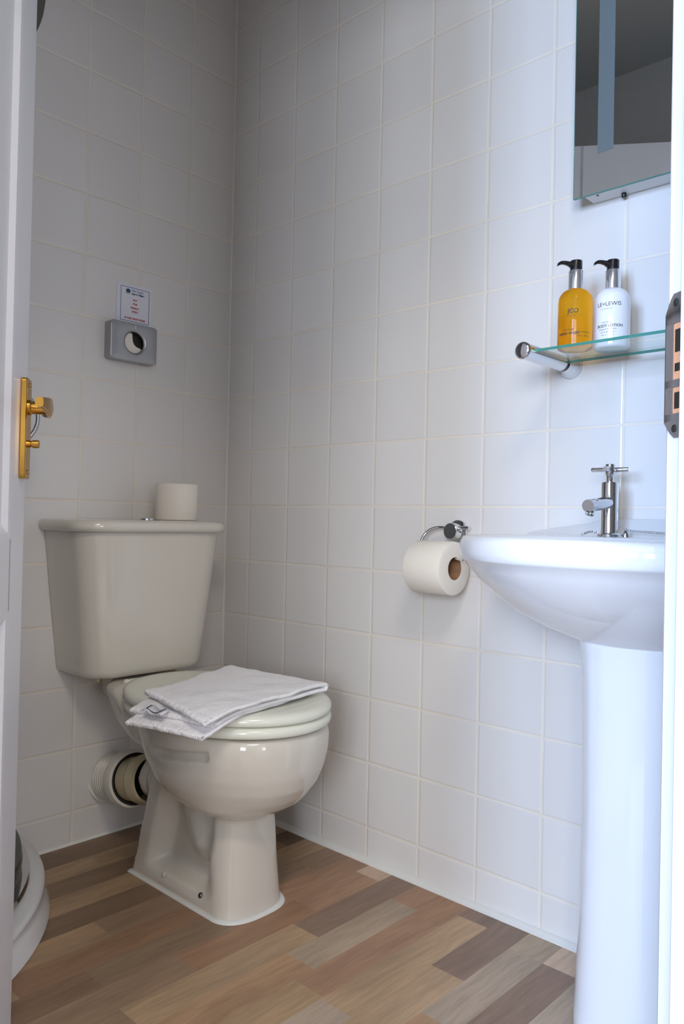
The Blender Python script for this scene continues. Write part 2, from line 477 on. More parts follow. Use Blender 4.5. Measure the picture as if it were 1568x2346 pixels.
for p in me.polygons:
    for li in p.loop_indices: at.data[li].color = cols[p.index]
at = me.attributes.new('seed', 'FLOAT_VECTOR', 'FACE')
for p in me.polygons: at.data[p.index].vector = seeds[p.index]
fl = finish('floor', me, M['floor'], smooth=0)
tag(fl, 'brown strip wood effect vinyl floor', kind='structure')

# bedroom beyond the doorway (lit by one window and two added fill windows; behind the camera)
BX0, BX1, BY0, BY1, BZ = -4.0, .9, -5.0, .1, 2.42
w = MB().box((BX0, BY0, -.08), (BX1, BY1, -.042)).build('floor.001', M['carpet'], smooth=0)
tag(w, 'bedroom carpet outside the doorway', kind='structure')
WY0, WY1, WZ0, WZ1 = -2.25, -1.30, .80, 1.98
VY0, VY1 = -3.95, -2.50       # added fill window, in x = BX0
w = MB()
w.box((BX0-.12, BY0, -.04), (BX0, VY0, BZ)); w.box((BX0-.12, VY1, -.04), (BX0, WY0, BZ)); w.box((BX0-.12, WY1, -.04), (BX0, BY1, BZ))
w.box((BX0-.12, VY0, -.04), (BX0, WY1, WZ0)); w.box((BX0-.12, VY0, WZ1), (BX0, WY1, BZ))
w = w.build('wall_bedroom_left', M['bed_plaster'], smooth=0); tag(w, 'cream bedroom wall with a window and an added fill window', kind='structure')
QX0, QX1, QZ0, QZ1 = -2.45, -1.15, .75, 1.95       # added back fill window, in y = BY0
w = MB()
w.box((BX0, BY0-.12, -.04), (QX0, BY0, BZ)); w.box((QX1, BY0-.12, -.04), (BX1, BY0, BZ))
w.box((QX0, BY0-.12, -.04), (QX1, BY0, QZ0)); w.box((QX0, BY0-.12, QZ1), (QX1, BY0, BZ))
w = w.build('wall_bedroom_back', M['bed_plaster'], smooth=0); tag(w, 'cream bedroom wall behind the viewer with an added fill window', kind='structure')
w = MB().box((BX1, BY0, -.04), (BX1+.1, BY1, BZ)).build('wall_bedroom_right', M['bed_plaster'], smooth=0); tag(w, 'cream bedroom wall right of the bathroom', kind='structure')
w = MB().box((BX0, BY1, -.04), (XL-.1, BY1+.1, BZ)).build('wall_bedroom_front', M['bed_plaster'], smooth=0); tag(w, 'cream bedroom wall left of the bathroom', kind='structure')
w = MB().box((BX0-.12, BY0-.12, BZ), (BX1+.1, -2.35, BZ+.05)).box((BX0-.12, -2.35, BZ), (XL-.1, BY1+.1, BZ+.05)).box((.1, -2.35, BZ), (BX1+.1, BY1+.1, BZ+.05))
w = w.build('ceiling.001', M['ceil'], smooth=0); tag(w, 'bedroom ceiling', kind='structure')
def window(name, lab, lo, hi, ax):
    m = MB(); t = .05
    (a0, z0), (a1, z1) = lo, hi
    am = (a0+a1)/2
    for (p, q, r, s_) in ((a0, a0+t, z0, z1), (a1-t, a1, z0, z1), (a0, a1, z0, z0+t), (a0, a1, z1-t, z1), (am-t/2, am+t/2, z0, z1)):
        if ax == 'x': m.box((BX0-.08, p, r), (BX0-.03, q, s_))
        else: m.box((p, BY0-.08, r), (q, BY0-.03, s_))
    o = m.build(name, M['gloss'], smooth=30); tag(o, lab, kind='structure')
    g = MB()
    if ax == 'x': g.box((BX0-.058, a0+t, z0+t), (BX0-.054, a1-t, z1-t))
    else: g.box((a0+t, BY0-.058, z0+t), (a1-t, BY0-.054, z1-t))
    g.build('pane', M['window'], o, smooth=0)
window('window_1', 'wide two light bedroom window', (WY0, WZ0), (WY1, WZ1), 'x')
window('window_fill_left', 'added wide bedroom window for fill light', (VY0, WZ0), (VY1, WZ1), 'x')  # added to carry light to the right wall and corner
window('window_fill_back', 'added fill light window behind the viewer', (QX0, QZ0), (QX1, QZ1), 'y')  # added as an ambient fill source, unseen

# ------------------------------------------------------------------ door leaf
ang = radians(55)
dd = V((cos(ang), sin(ang), 0)); dn = V((dd.y, -dd.x, 0))
D = V((-.852, -.584, 0)) + dn*.002
DM = Matrix(((dd.x, dn.x, 0, D.x), (dd.y, dn.y, 0, D.y), (0, 0, 1, 0), (0, 0, 0, 1)))  # s along the leaf (0 at free edge), n out of the face, z
LW = .665
w = MB()
w.box((-LW, -.035, .008), (-LW+.10, 0, DH-.004), DM); w.box((-.098, -.035, .008), (0, 0, DH-.004), DM)
rails = [(.008, .20), (.655, .757), (DH-.20, DH-.004)]
for z0, z1 in rails: w.box((-LW+.09, -.035, z0), (-.09, 0, z1), DM)
w.box((-LW+.30, -.035, .19), (-LW+.36, 0, DH-.10), DM)
w.box((-LW+.05, -.026, .05), (-.05, -.0075, DH-.05), DM)
for z0, z1 in ((.20, .655), (.757, DH-.20)):
    for s0, s1 in ((-LW+.10, -LW+.30), (-LW+.36, -.098)):
        k = .022
        lo = [(s0, 0, z0), (s1, 0, z0), (s1, 0, z1), (s0, 0, z1)]
        mid = [(s0+k*.4, -.001, z0+k*.4), (s1-k*.4, -.001, z0+k*.4), (s1-k*.4, -.001, z1-k*.4), (s0+k*.4, -.001, z1-k*.4)]
        li = [(s0+k, -.0076, z0+k), (s1-k, -.0076, z0+k), (s1-k, -.0076, z1-k), (s0+k, -.0076, z1-k)]
        w.loft([[DM @ V(p) for p in lo], [DM @ V(p) for p in mid], [DM @ V(p) for p in li]], False, False)
door = w.build('door_1', M['gloss'], smooth=20)
tag(door, 'white panelled bathroom door standing open at the left', kind='structure')
# brass lever handle with privacy turn
PL0, PL1, PZ0, PZ1 = -.0495, -.0115, .846, .996
def rrect(x0, x1, y0, y1, r, n=5):
    out = []
    for cx, cy, a0 in ((x1-r, y1-r, 0), (x0+r, y1-r, 90), (x0+r, y0+r, 180), (x1-r, y0+r, 270)):
        for k in range(n+1):
            a = radians(a0 + 90*k/n); out.append((cx + r*cos(a), cy + r*sin(a)))
    return out
PM = DM @ Matrix(((1,0,0,0),(0,0,1,0),(0,1,0,0),(0,0,0,1)))     # local (s, z, n)
hp = MB().prism(rrect(PL0, PL1, PZ0, PZ1, .006), 0, .009, PM)
hp = hp.build('handle_plate', M['brass'], door, smooth=30, bevel=.0015, seg=2); hp['label'] = 'long polished brass lever handle plate'
sc_ = (PL0+PL1)/2
lv = MB()
lv.lathe([(.0115, 0), (.0115, .003), (.0098, .005), (.0093, .026), (.0085, .031), (.006, .034)], DM @ V((sc_, .009, .953)), dn, 24)
pts = [DM @ V(p) for p in [(sc_+.008, .030, .952), (sc_-.002, .037, .952), (sc_-.02, .041, .952), (sc_-.045, .0425, .9515), (sc_-.07, .0415, .951), (sc_-.092, .039, .950)]]
lo = []
for i, p in enumerate(pts):
    hh = [.011, .0140, .0140, .0115, .0090, .0070][i]; tt = [.005, .0055, .005, .0048, .005, .0058][i]
    tg = (pts[min(i+1, 5)] - pts[max(i-1, 0)]).normalized(); sd = tg.cross(V((0,0,1))).normalized()
    lo.append([p + sd*tt*math.copysign(abs(cos(2*pi*k/24))**.6, cos(2*pi*k/24)) + V((0,0,1))*hh*math.copysign(abs(sin(2*pi*k/24))**.6, sin(2*pi*k/24)) for k in range(24)])
lv.loft(lo)
lv.build('lever', M['brass'], hp, smooth=40)
tn = MB().lathe([(.0055, 0), (.0055, .004), (.0042, .0045), (.0042, .006), (.0060, .0065), (.0060, .015), (.005, .016)], DM @ V((sc_, .009, .8985)), dn, 20)
tn.build('privacy_turn', M['brass'], hp, smooth=35)
for z in (PZ0+.010, PZ1-.010):
    MB().lathe([(.0035, 0), (.003, .0012), (.0012, .0014)], DM @ V((sc_, .009, z)), dn, 14).build('screw', M['brass'], hp)
for z in (.25, 1.75):
    MB().cyl(H + db*.004 + V((0,0,z-.04)), H + db*.004 + V((0,0,z+.04)), .006, 12).build('hinge', M['satin'], door)

# ------------------------------------------------------------------ toilet
XC = -.338
toilet = thing('toilet', (XC, -.38, 0), 'cream close coupled toilet with lid down in the tiled corner', 'toilet')
# pan: bowl + deck + pedestal with recessed flanks, melted together
pan = MB()
N = 72
def egg(z, yf, yb, wd, e=2.1):
    yc = yf + min(.62*(yb-yf), .225) if yb - yf > .3 else (yf+yb)/2
    out = []
    for i in range(N):
        t = 2*pi*i/N; c, s_ = cos(t), sin(t)
        x = wd*math.copysign(abs(c)**(2/e), c)
        L = (yb-yc) if s_ > 0 else (yc-yf)
        y = yc + L*math.copysign(abs(s_)**(2/e), s_)
        out.append(V((XC+x, y, z)))
    return out
bowl = [(.196, -.565, -.44, .050), (.200, -.585, -.42, .080), (.210, -.606, -.40, .104), (.225, -.630, -.375, .126), (.245, -.652, -.35, .144), (.270, -.671, -.32, .159),
        (.300, -.683, -.29, .170), (.330, -.689, -.265, .1755), (.355, -.690, -.25, .178), (.372, -.687, -.24, .177), (.380, -.682, -.24, .173)]
pan.loft([egg(*b) for b in bowl])
# deck under the cistern
def rsec(y, w0, w1, z0, z1, r=.025):
    pts = rrect(-1, 1, -1, 1, .35, 6)
    out = []
    for px, pz in pts:
        ww = w0 + (w1-w0)*(pz+1)/2
        out.append(V((XC + px*ww, y, z0 + (z1-z0)*(pz+1)/2)))
    return out
pan.loft([rsec(-.015, .045, .052, .350, .417), rsec(-.09, .050, .060, .335, .417), rsec(-.150, .088, .120, .322, .416), rsec(-.20, .100, .131, .310, .414), rsec(-.26, .105, .143, .290, .388), rsec(-.36, .09, .150, .27, .380)])
# pedestal
def ped_half(y, z):
    yr = -.23 - .06*min(z/.27, 1)
    h = interp([(0, .0835), (.02, .0815), (.1, .077), (.18, .073), (.30, .068)], z)
    front = sstep(-.455, -.515, y)       # 1 at the front column
    rear = sstep(yr-.075, yr-.035, y)
    waist = (1-front)*(1-rear)
    depth = .046*sstep(.022, .055, z)*waist
    ridge = .030*math.exp(-(((y + .47 - .55*(z-.05))/.05)**2))*sstep(.06, .12, z)
    return h - max(depth - ridge, 0)*.95
loops = []
for z in [0, .006, .012, .02, .03, .04, .05, .06, .075, .09, .11, .13, .15, .17, .19, .21, .23, .25, .27, .285]:
    yf = interp([(0, -.578), (.02, -.573), (.1, -.566), (.2, -.562), (.3, -.55)], z)
    yr = -.225 - .06*min(z/.27, 1)
    ys = [yf + .055 + (yr - yf - .055)*k/30 for k in range(31)]
    left = []
    for a in range(0, 10):                      # rounded front
        t = radians(90*a/10)
        left.append((ped_half(yf+.055, z)*math.sin(t)**.8, yf + .055*(1-math.cos(t)**1.0) if a else yf))
    for y in ys: left.append((ped_half(y, z), y))
    right = [(-x, y) for x, y in left[::-1] if x > 1e-6]
    loops.append([V((XC + x, y, z)) for x, y in left + right])
pan.loft(loops)
# outlet spigot
pan.lathe([(.052, 0), (.052, .09), (.047, .10), (.047, .135)], (-.340, -.33, .205), V((-.008, .19, -.022)), 32)
# hollow on the bowl flank is a fixing slot seen left of the bowl
me = fuse(pan, .0045, 9, .5)
for v in me.vertices:
    v.co -= V((XC, -.38, 0))
    if v.co.z < .0025: v.co.z = 0
    # finger slot under the rim on both flanks
    wy = v.co.y + .38
    y = v.co.y - .0
    g = math.exp(-((v.co.z - .325 + y*.11)/.0085)**4) * sstep(-.208, -.196, y)*(1 - sstep(-.09, -.02, y))
    if abs(v.co.x) > .1 and v.co.z > .28: v.co.x -= math.copysign(.015*g, v.co.x)
panob = finish('pan', me, M['ceramic'], toilet, smooth=60)
panob['label'] = 'cream ceramic bowl on a pedestal with recessed flanks'
for y in (-.345, -.475):
    MB().lathe([(.0055, 0), (.0055, .002), (.003, .004)], (XC-.0775, y, .030), (-1, 0, .55), 16).build('screw_cap', M['ceramic'] if y > -.4 else M['steel'], panob)
def skirt(d, z):
    c = V((XC, -.40, 0))
    return [V((p.x + math.copysign(d, p.x-XC)*min(abs(p.x-XC)/.03, 1), p.y + d*max(-1, min(1, (p.y+.40)/.16)), z)) for p in loops[0]]
MB().loft([skirt(.0055, 0), skirt(.0045, .003), skirt(.001, .0055), skirt(-.002, .006)]).build('base_sealant', M['caulk'], panob, smooth=50)

# cistern
def drect(hw, yb, yf, r, z, n=10):
    out = [V((XC+hw, yb, z)), V((XC-hw, yb, z))]
    for cx, sx in ((XC-hw+r, -1), (XC+hw-r, 1)):
        for k in range(n+1):
            a = radians(90*k/n)
            if sx < 0: out.append(V((cx - r*cos(a), yf + r*.9*(1-sin(a)), z)))
            else: out.append(V((cx + r*sin(a), yf + r*.9*(1-cos(a)), z)))
    return out
def bow(l, yf, d=.008):
    for p in l:
        if p.y < yf + .07: p.y -= d*(1-((p.x-XC)/.2)**2)
    return l
cz = [(.4215, .138, -.148, .05), (.424, .150, -.158, .055), (.430, .1575, -.165, .06), (.44, .1600, -.168, .062), (.50, .1665, -.173, .064), (.60, .179, -.180, .066), (.70, .190, -.187, .068), (.7565, .1965, -.191, .068)]
cs = MB().loft([bow(drect(hw, -.004, yf, r, z), yf) for z, hw, yf, r in cz])
cis = cs.build('cistern', M['cistern_ceramic'], toilet, smooth=45)
cis['label'] = 'tapered ceramic water tank against the tiles'
lz = [(.7570, .200, -.196, .07), (.7575, .2045, -.200, .072), (.762, .2095, -.205, .073), (.769, .2110, -.2065, .074), (.777, .2095, -.205, .073), (.7825, .2045, -.200, .072), (.7845, .196, -.192, .07), (.7855, .16, -.16, .06)]
MB().loft([bow(drect(hw, -.003, yf, r, z), yf) for z, hw, yf, r in lz]).build('cistern_lid', M['cistern_ceramic'], toilet, smooth=60)['label'] = 'rounded ceramic tank lid'
MB().lathe([(.021, 0), (.021, .002), (.0185, .0025), (.0185, .0045), (.015, .0062), (.005, .0075), (0, .0076)], (XC+.012, -.105, .7848), n=32).build('flush_button', M['chrome'], toilet, smooth=40)
for x in (XC-.105, XC+.105):
    MB().lathe([(.011, 0), (.011, .006), (.006, .008), (.006, .016)], (x, -.10, .423), (0, 0, -1), 6).build('wing_nut', M['old_pvc'], toilet, smooth=20)

# seat ring and closed lid
def seat_loop(z, grow, yb=-.190):
    a, bf, yc = .186 + grow, .232 + grow, -.463
    out = []
    for i in range(N):
        t = 2*pi*i/N; c, s_ = cos(t), sin(t)
        if s_ <= 0: out.append(V((XC + a*c, yc + bf*s_, z)))
        else:
            e = 2.2
            out.append(V((XC + a*(abs(c)**(2/e))*math.copysign(1, c)*1.0, yc + (yb - yc + grow)*s_**(2/e), z)))
    return out
st = MB()
st.loft([seat_loop(.3835, -.016), seat_loop(.3845, -.004), seat_loop(.388, 0), seat_loop(.397, .0005), seat_loop(.4025, -.003), seat_loop(.4050, -.010), seat_loop(.4055, -.03)])
st.build('seat', M['seat'], toilet, smooth=50)
ld = MB()
ld.loft([seat_loop(.4068, -.014, -.184), seat_loop(.4075, -.003, -.184), seat_loop(.411, .0005, -.184), seat_loop(.419, 0, -.184), seat_loop(.4245, -.004, -.184), seat_loop(.4275, -.013, -.184), seat_loop(.4285, -.028, -.184),
         seat_loop(.4275, -.05, -.184), seat_loop(.4265, -.09, -.184)])
ld.build('seat_lid', M['seat'], toilet, smooth=50)['label'] = 'closed pale green-white seat lid'
for sx in (-1, 1):
    hg = MB().cyl((XC+sx*.050, -.186, .4150), (XC+sx*.082, -.186, .4150), .0065, 18)
    hg.cyl((XC+sx*.070, -.186, .402), (XC+sx*.070, -.186, .414), .010, 16)
    hg.ball((XC+sx*.082, -.186, .4150), .0075)
    hg.build('seat_hinge', M['seat'], toilet, smooth=50)

# spare toilet roll on the cistern lid
def roll(name, root, c, ax, R, r, L, lab=None):
    ax = V(ax).normalized(); c = V(c) - ax*L/2
    p = MB().lathe([(r+.001, 0), (R-.004, 0), (R-.001, .0015), (R, .004), (R, L-.004), (R-.001, L-.0015), (R-.004, L), (r+.001, L), (r+.001, 0)], c, ax, 56, False, False)
    p.build('paper', M['tissue'], root, smooth=40)
    MB().lathe([(r, .0005), (r+.0012, .0005), (r+.0012, L-.0005), (r, L-.0005), (r, .0005)], c, ax, 40, False, False).build('core', M['card'], root, smooth=40)['label'] = 'brown card core'
sr = thing('toilet_roll', (-.236, -.10, .7857), 'cream toilet roll standing upright on the toilet tank lid', 'toilet roll')
roll('toilet_roll', sr, (-.236, -.10, .7859+.046), (0, 0, 1), .0525, .021, .092)

# ------------------------------------------------------------------ folded towel on the lid
tw = thing('hand_towel', (-.39, -.52, .43), 'white terry hand towel folded flat on the closed toilet lid', 'towel')
def bil(A, B, Cc, Dd, u, v):
    return (A*(1-u) + B*u)*(1-v) + (Dd*(1-u) + Cc*u)*v
def lid_z(x, y):
    r = sqrt(((x-XC)/.186)**2 + ((y+.463)/(.232))**2)
    return r
def towel_layer(name, A, B, Cc, Dd, A2, D2, z0, gap, th, seed, lab=None):
    """a U-fold: lower leaf from its free left edge to the right-hand fold and back as the upper leaf"""
    nu, nv = 60, 140
    rows = []
    prof = []
    for i in range(nu): prof.append((i/(nu-1), 0))
    if gap:
        for k in range(1, 8): prof.append((1 + .012*sin(pi*k/8), k/8))
        for i in range(nu): prof.append((1 - i/(nu-1), 1))
    for u, lv_ in prof:
        row = []
        for j in range(nv+1):
            v = j/nv
            lo = bil(V(A2), V(B), V(Cc), V(D2), u, v); up = bil(V(A), V(B), V(Cc), V(Dd), u, v)
            p = lo*(1-lv_) + up*lv_
            base = z0 + gap*(0.5 - .5*cos(pi*lv_))
            r = lid_z(p.x, p.y)
            droop = max(r - .98, 0)
            z = base - (.05*droop**1.2)*(1 if lv_ < .5 else .5)
            nz = noise.noise(V((p.x*16, p.y*16, seed + lv_*3)))*.0035 + noise.noise(V((p.x*45, p.y*45, seed+lv_*5)))*.0012
            hem = 1 - sstep(.035, .06, u)
            z += hem*(.0007*sin(v*2*pi*42) + .0006) - .0012*math.exp(-((u-.065)/.008)**2)
            z += nz*(1.0 if lv_ > .5 else .35) + (.0012*lv_)
            e = noise.noise(V((u*6, v*7, seed)))*.004
            row.append(V((p.x + e, p.y + noise.noise(V((v*6, u*7, seed+4)))*.004, z)))
        rows.append(row)
    vs = [p for r_ in rows for p in r_]
    m = nv+1
    fs = [(i*m+j, i*m+j+1, (i+1)*m+j+1, (i+1)*m+j) for i in range(len(rows)-1) for j in range(nv)]
    b = MB().add(vs, fs)
    o = b.build(name, M['terry'], tw, smooth=70)
    s_ = o.modifiers.new('t', 'SOLIDIFY'); s_.thickness = th; s_.offset = 0
    if lab: o['label'] = lab
    return o
# lower fold, its free corner hangs over the seat
towel_layer('lower_fold', (0,0,0), (-.255,-.350,0), (-.222,-.600,0), (0,0,0), (-.608,-.492,0), (-.566,-.664,0), .4335, 0, .0062, 3.1, 'lower fold with a drooping hemmed corner')
towel_layer('upper_fold', (-.538,-.446,0), (-.247,-.340,0), (-.213,-.620,0), (-.567,-.672,0), (-.585,-.470,0), (-.535,-.655,0), .4410, .0090, .0066, 8.7, 'upper fold with a ribbed hem')
cl = MB()
lab_a, lab_b = V((-.578, -.512, .4425)), V((-.571, -.566, .4415))
vs = []
for i in range(9):
    t = i/8; p = lab_a.lerp(lab_b, t) + V((0, 0, .003*sin(t*9)))
    vs += [p + V((.012, .004, 0)), p + V((-.012, -.004, -.004))]
cl.add(vs, [(2*i, 2*i+1, 2*i+3, 2*i+2) for i in range(8)])
cl = cl.build('care_label', M['paper'], tw); s_ = cl.modifiers.new('t', 'SOLIDIFY'); s_.thickness = .0008
cl['label'] = 'white stitched care label with a dark outline'
ln = MB()
def on_lab(t, w_): 
    p = lab_a.lerp(lab_b, t) + V((0, 0, .003*sin(t*9) + .0012)); return p + V((.012, .004, .0))*w_ + V((0, 0, .002*(w_-1)))
ln.tube([on_lab(.15, .6), on_lab(.15, -.5), on_lab(.4, -.55), on_lab(.6, -.55), on_lab(.85, -.5), on_lab(.85, .6)], .0008, 6)
ln.build('label_print', M['ink_dark'], cl)

# ------------------------------------------------------------------ waste pipe
wp = thing('waste_pipe', (-.345, -.06, .15), 'white ribbed waste pipe connector joining the toilet to the back wall', 'pipe')
P0, P1, P2 = V((-.342, 0, .140)), V((-.354, -.118, .166)), V((-.347, -.215, .186))
ax01 = (P1-P0).normalized()
prof = [(.064, -.002), (.064, .004)]
L = (P1-P0).length
for k in range(7):
    h = .006 + k*.0125
    prof += [(.0585, h), (.0585, h+.0035), (.0545, h+.0055), (.0545, h+.0095)]
prof += [(.0575, .094), (.0575, L-.008)]
MB().lathe(prof, P0, ax01, 48).build('ribbed_sleeve', M['pvc'], wp, smooth=40)
MB().lathe([(.0585, -.022), (.0665, -.020), (.0675, -.016), (.0675, .010), (.066, .014), (.060, .014), (.060, .002), (.0585, .002), (.0585, -.022)], P1, ax01, 48, False, False).build('collar', M['pvc'], wp, smooth=35)
ax12 = (P2-P1).normalized()
MB().lathe([(.0600, -.006), (.0600, .006), (.0535, .0075), (.0535, -.006)], P1, ax01, 48).build('rubber_seal', M['rubber'], wp, smooth=35)['label'] = 'dark stained rubber seal'
MB().lathe([(.051, -.01), (.0515, .022), (.0525, .026), (.0555, .030), (.0565, .036), (.0565, .060), (.055, .064), (.0495, .065), (.0495, -.01)], P1 + ax12*.010, ax12, 48, False, False).build('seal_ring', M['old_pvc'], wp, smooth=35)['label'] = 'yellowed push-fit ring'
hole = MB().lathe([(.0165, 0), (.0165, .0012), (.012, .0016)], (-.330, -.0006, .086), (0, -1, 0), 24)
hole.build('wall_gap', M['rubber'], wp)['label'] = 'dark broken gap in the tile under the pipe'

# ------------------------------------------------------------------ sanitary bag dispenser and notice
dp = thing('bag_dispenser', (-.325, 0, 1.23), 'satin grey wall dispenser with a round hole showing white bags', 'dispenser')
xa, xb, za, zb = -.391, -.259, 1.183, 1.279
hc = V((-.323, 0, 1.2315)); hr = .0265
outer = []
nn = 64
for i in range(nn):
    t = 2*pi*i/nn; c, s_ = cos(t), sin(t)
    k = 1/max(abs(c)/((xb-xa)/2), abs(s_)/((zb-za)/2))
    outer.append(((xa+xb)/2 + c*k, (za+zb)/2 + s_*k))
def lp(pts, y): return [V((p[0], y, p[1])) for p in pts]
def shr(d): return [((xa+xb)/2 + (p[0]-(xa+xb)/2)*(1-d/((xb-xa)/2)), (za+zb)/2 + (p[1]-(za+zb)/2)*(1-d/((zb-za)/2))) for p in outer]
circ = lambda r: [(hc.x + r*cos(2*pi*i/nn), hc.z + r*sin(2*pi*i/nn)) for i in range(nn)]
b = MB().loft([lp(outer, -.0002), lp(outer, -.0275), lp(shr(.0007), -.0292), lp(shr(.0022), -.030), lp(circ(hr+.007), -.030), lp(circ(hr+.0045), -.0296), lp(circ(hr+.001), -.0268), lp(circ(hr), -.0255), lp(circ(hr), -.0235), lp(shr(.002), -.0235), lp(shr(.002), -.0002)], False, False)
b.build('case', M['satin'], dp, smooth=30)['label'] = 'brushed satin metal case'
MB().box((xa+.003, -.003, za+.003), (xb-.003, -.0003, zb-.003)).build('back_plate', M['lightbox'], dp, smooth=0)
bg = MB()
vs = []
for i in range(13):
    for j in range(13):
        u, v = i/12, j/12
        x = hc.x - .034 + .060*u; z = hc.z - .034 + .058*v
        cut = sstep(.45, .95, u)*sstep(.30, 1.0, v)
        vs.append(V((x - .020*cut, -.019 + .010*cut + .003*sin(u*5+v*2), z - .024*cut)))
bg.add(vs, [(i*13+j, i*13+j+1, (i+1)*13+j+1, (i+1)*13+j) for i in range(12) for j in range(12)])
o = bg.build('paper_bag', M['tissue'], dp, smooth=60); s_ = o.modifiers.new('t', 'SOLIDIFY'); s_.thickness = .001
o['label'] = 'curled white paper bag inside the hole'
MB().box((hc.x-.0007, -.0303, hc.z+.034), (hc.x+.0007, -.0300, hc.z+.043)).build('index_mark', M['housing'], dp, smooth=0)

sg = thing('notice', (-.311, 0, 1.335), 'small printed paper notice with blue border above the wall dispenser', 'sign')
MB().box((-.361, -.0012, 1.279), (-.261, -.0002, 1.3835)).build('sheet', M['paper'], sg, smooth=0)
bd = MB(); x0, x1, z0, z1, q = -.350, -.267, 1.2895, 1.3765, .0012
for a in ((x0, z0, x1, z0+q), (x0, z1-q, x1, z1), (x0, z0, x0+q, z1), (x1-q, z0, x1, z1)):
    bd.box((a[0], -.0016, a[1]), (a[2], -.0011, a[3]))
bd.build('border', M['ink_blue'], sg, smooth=0)
def wall_text(txt, x, z, size, m, name='lettering', bold=0, align='CENTER'):
    vs, fs = text_mesh(txt, size, bold, align)
    MB().add([V((x + p.x, -.0016, z + p.y)) for p in vs], fs).build(name, M[m], sg, smooth=0)
wall_text('Elan Cymru', -.3185, 1.3690, .0072, 'ink_blue', bold=.0001, align='LEFT')
wall_text('Haven Village', -.3185, 1.3610, .0068, 'ink_navy', bold=.0003, align='LEFT')
for k, (tx, sz) in enumerate((('PUT', .0066), ('FOR', .0066), ('Advance', .0074), ('ONLY', .0068))):
    wall_text(tx, -.3085, 1.3450 - k*.0098, sz, 'ink_red', bold=.0003)
wall_text('IN THIS TOILET PLEASE', -.3085, 1.2975, .0058, 'ink_red', bold=.0003)
lg = MB()
for k in range(3):
    cx = -.3335 + .004*k + .0005
    lg.add([V((cx-.002, -.0016, 1.3705 + (.0015 if k == 1 else 0))), V((cx+.002, -.0016, 1.3705 + (.0015 if k == 1 else 0))), V((cx+.002, -.0016, 1.3635)), V((cx, -.0016, 1.3625)), V((cx-.002, -.0016, 1.3635))], [(0,1,2,3,4)])
lg.build('logo', M['ink_navy'], sg, smooth=0)
lg = MB()
for k in range(3):
    cx = -.3335 + .004*k + .0005
    lg.add([V((cx-.002, -.0016, 1.3633)), V((cx, -.0016, 1.3623)), V((cx+.002, -.0016, 1.3633)), V((cx+.001, -.0016, 1.3595)), V((cx-.001, -.0016, 1.3590))], [(0,1,2,3,4)])
lg.build('logo', M['ink_green'], sg, smooth=0)

# ------------------------------------------------------------------ toilet roll holder with roll
th = thing('toilet_roll_holder', (0, -.79, .78), 'chrome wire toilet roll holder on the right-hand tiles', 'holder')
FY, FZ = -.799, .7765
MB().lathe([(.0245, 0), (.0245, .003), (.0235, .006), (.019, .0075)], (-.0004, FY, FZ), (-1, 0, 0), 40).build('wall_flange', M['chrome'], th, smooth=40)
MB().lathe([(.0175, 0), (.0175, .026), (.0170, .028), (.0158, .029), (0, .029)], (-.005, FY, FZ), (-1, 0, 0), 36).build('post', M['chrome'], th, smooth=22)
rx, ra, rz = -.066, -.789, .7005
wire = [(-.022, -.836, .784), (-.022, -.815, .784), (-.022, -.78, .784), (-.0225, -.765, .784)]
for k in range(1, 9):
    a = radians(90*k/8); wire.append((-.0225 - .020*k/8, -.765 + .034*sin(a), .784 - .030*(1-cos(a))))
wire += [(-.050, -.7285, .742), (-.058, -.728, .731), (rx-.002, -.730, .722), (rx, -.736, .7195), (rx, -.76, .719), (rx, -.80, .719), (rx, -.853, .719), (rx, -.858, .7215)]
MB().tube(wire, .0034, 12).build('wire_arm', M['chrome'], th, smooth=50)
MB().cyl((-.022, -.826, .784), (-.022, -.839, .784), .0045, 14).build('end_stub', M['chrome'], th, smooth=35)
MB().cyl((-.022, -.830, .783), (-.010, -.822, .772), .0034, 12).build('tie_rod', M['chrome'], th, smooth=35)
rr = thing('toilet_roll', (rx, ra, rz), 'white toilet roll hanging on the chrome wire holder beside the basin', 'toilet roll')
roll('toilet_roll', rr, (rx, ra, rz), (0, 1, 0), .0555, .0225, .094)

# ------------------------------------------------------------------ basin on pedestal
BYC = -1.265
bs = thing('wash_basin', (-.2, BYC, 0), 'white ceramic pedestal wash basin under the glass shelf', 'basin')
NB = 96
def brim(z, sh, clip=-.0015):
    out = []
    for p in sell(-.130, BYC, .315 - sh, .296 - sh, NB, 2.12, z):
        p.x = min(p.x, clip); out.append(p)
    return out
def under(z, cx, a, b_):
    out = []
    for p in sell(cx, BYC, a, b_, NB, 2.1, z):
        p.x = min(p.x, -.0015); out.append(p)
    return out
lp_ = [under(.608, -.165, .080, .078), under(.617, -.165, .105, .108), under(.634, -.16, .150, .158), under(.656, -.155, .196, .202), under(.680, -.148, .236, .235), under(.703, -.141, .267, .261), under(.722, -.135, .292, .280),
       under(.733, -.132, .303, .2875), brim(.7365, .0045), brim(.740, .0015), brim(.748, 0), brim(.758, 0), brim(.766, .0015), brim(.7715, .0045), brim(.7745, .0095), brim(.7755, .016)]
def inner(z, a, b_, cx=-.262): return sell(cx, BYC, a, b_, NB, 2.2, z)
lp_ += [inner(.7752, .155, .236), inner(.772, .148, .228), inner(.76, .14, .218), inner(.72, .128, .2), inner(.69, .10, .165), inner(.672, .065, .11), inner(.668, .02, .03)]
MB().loft(lp_).build('bowl', M['white_ceramic'], bs, smooth=50)['label'] = 'rounded white basin bowl with a thick rim'
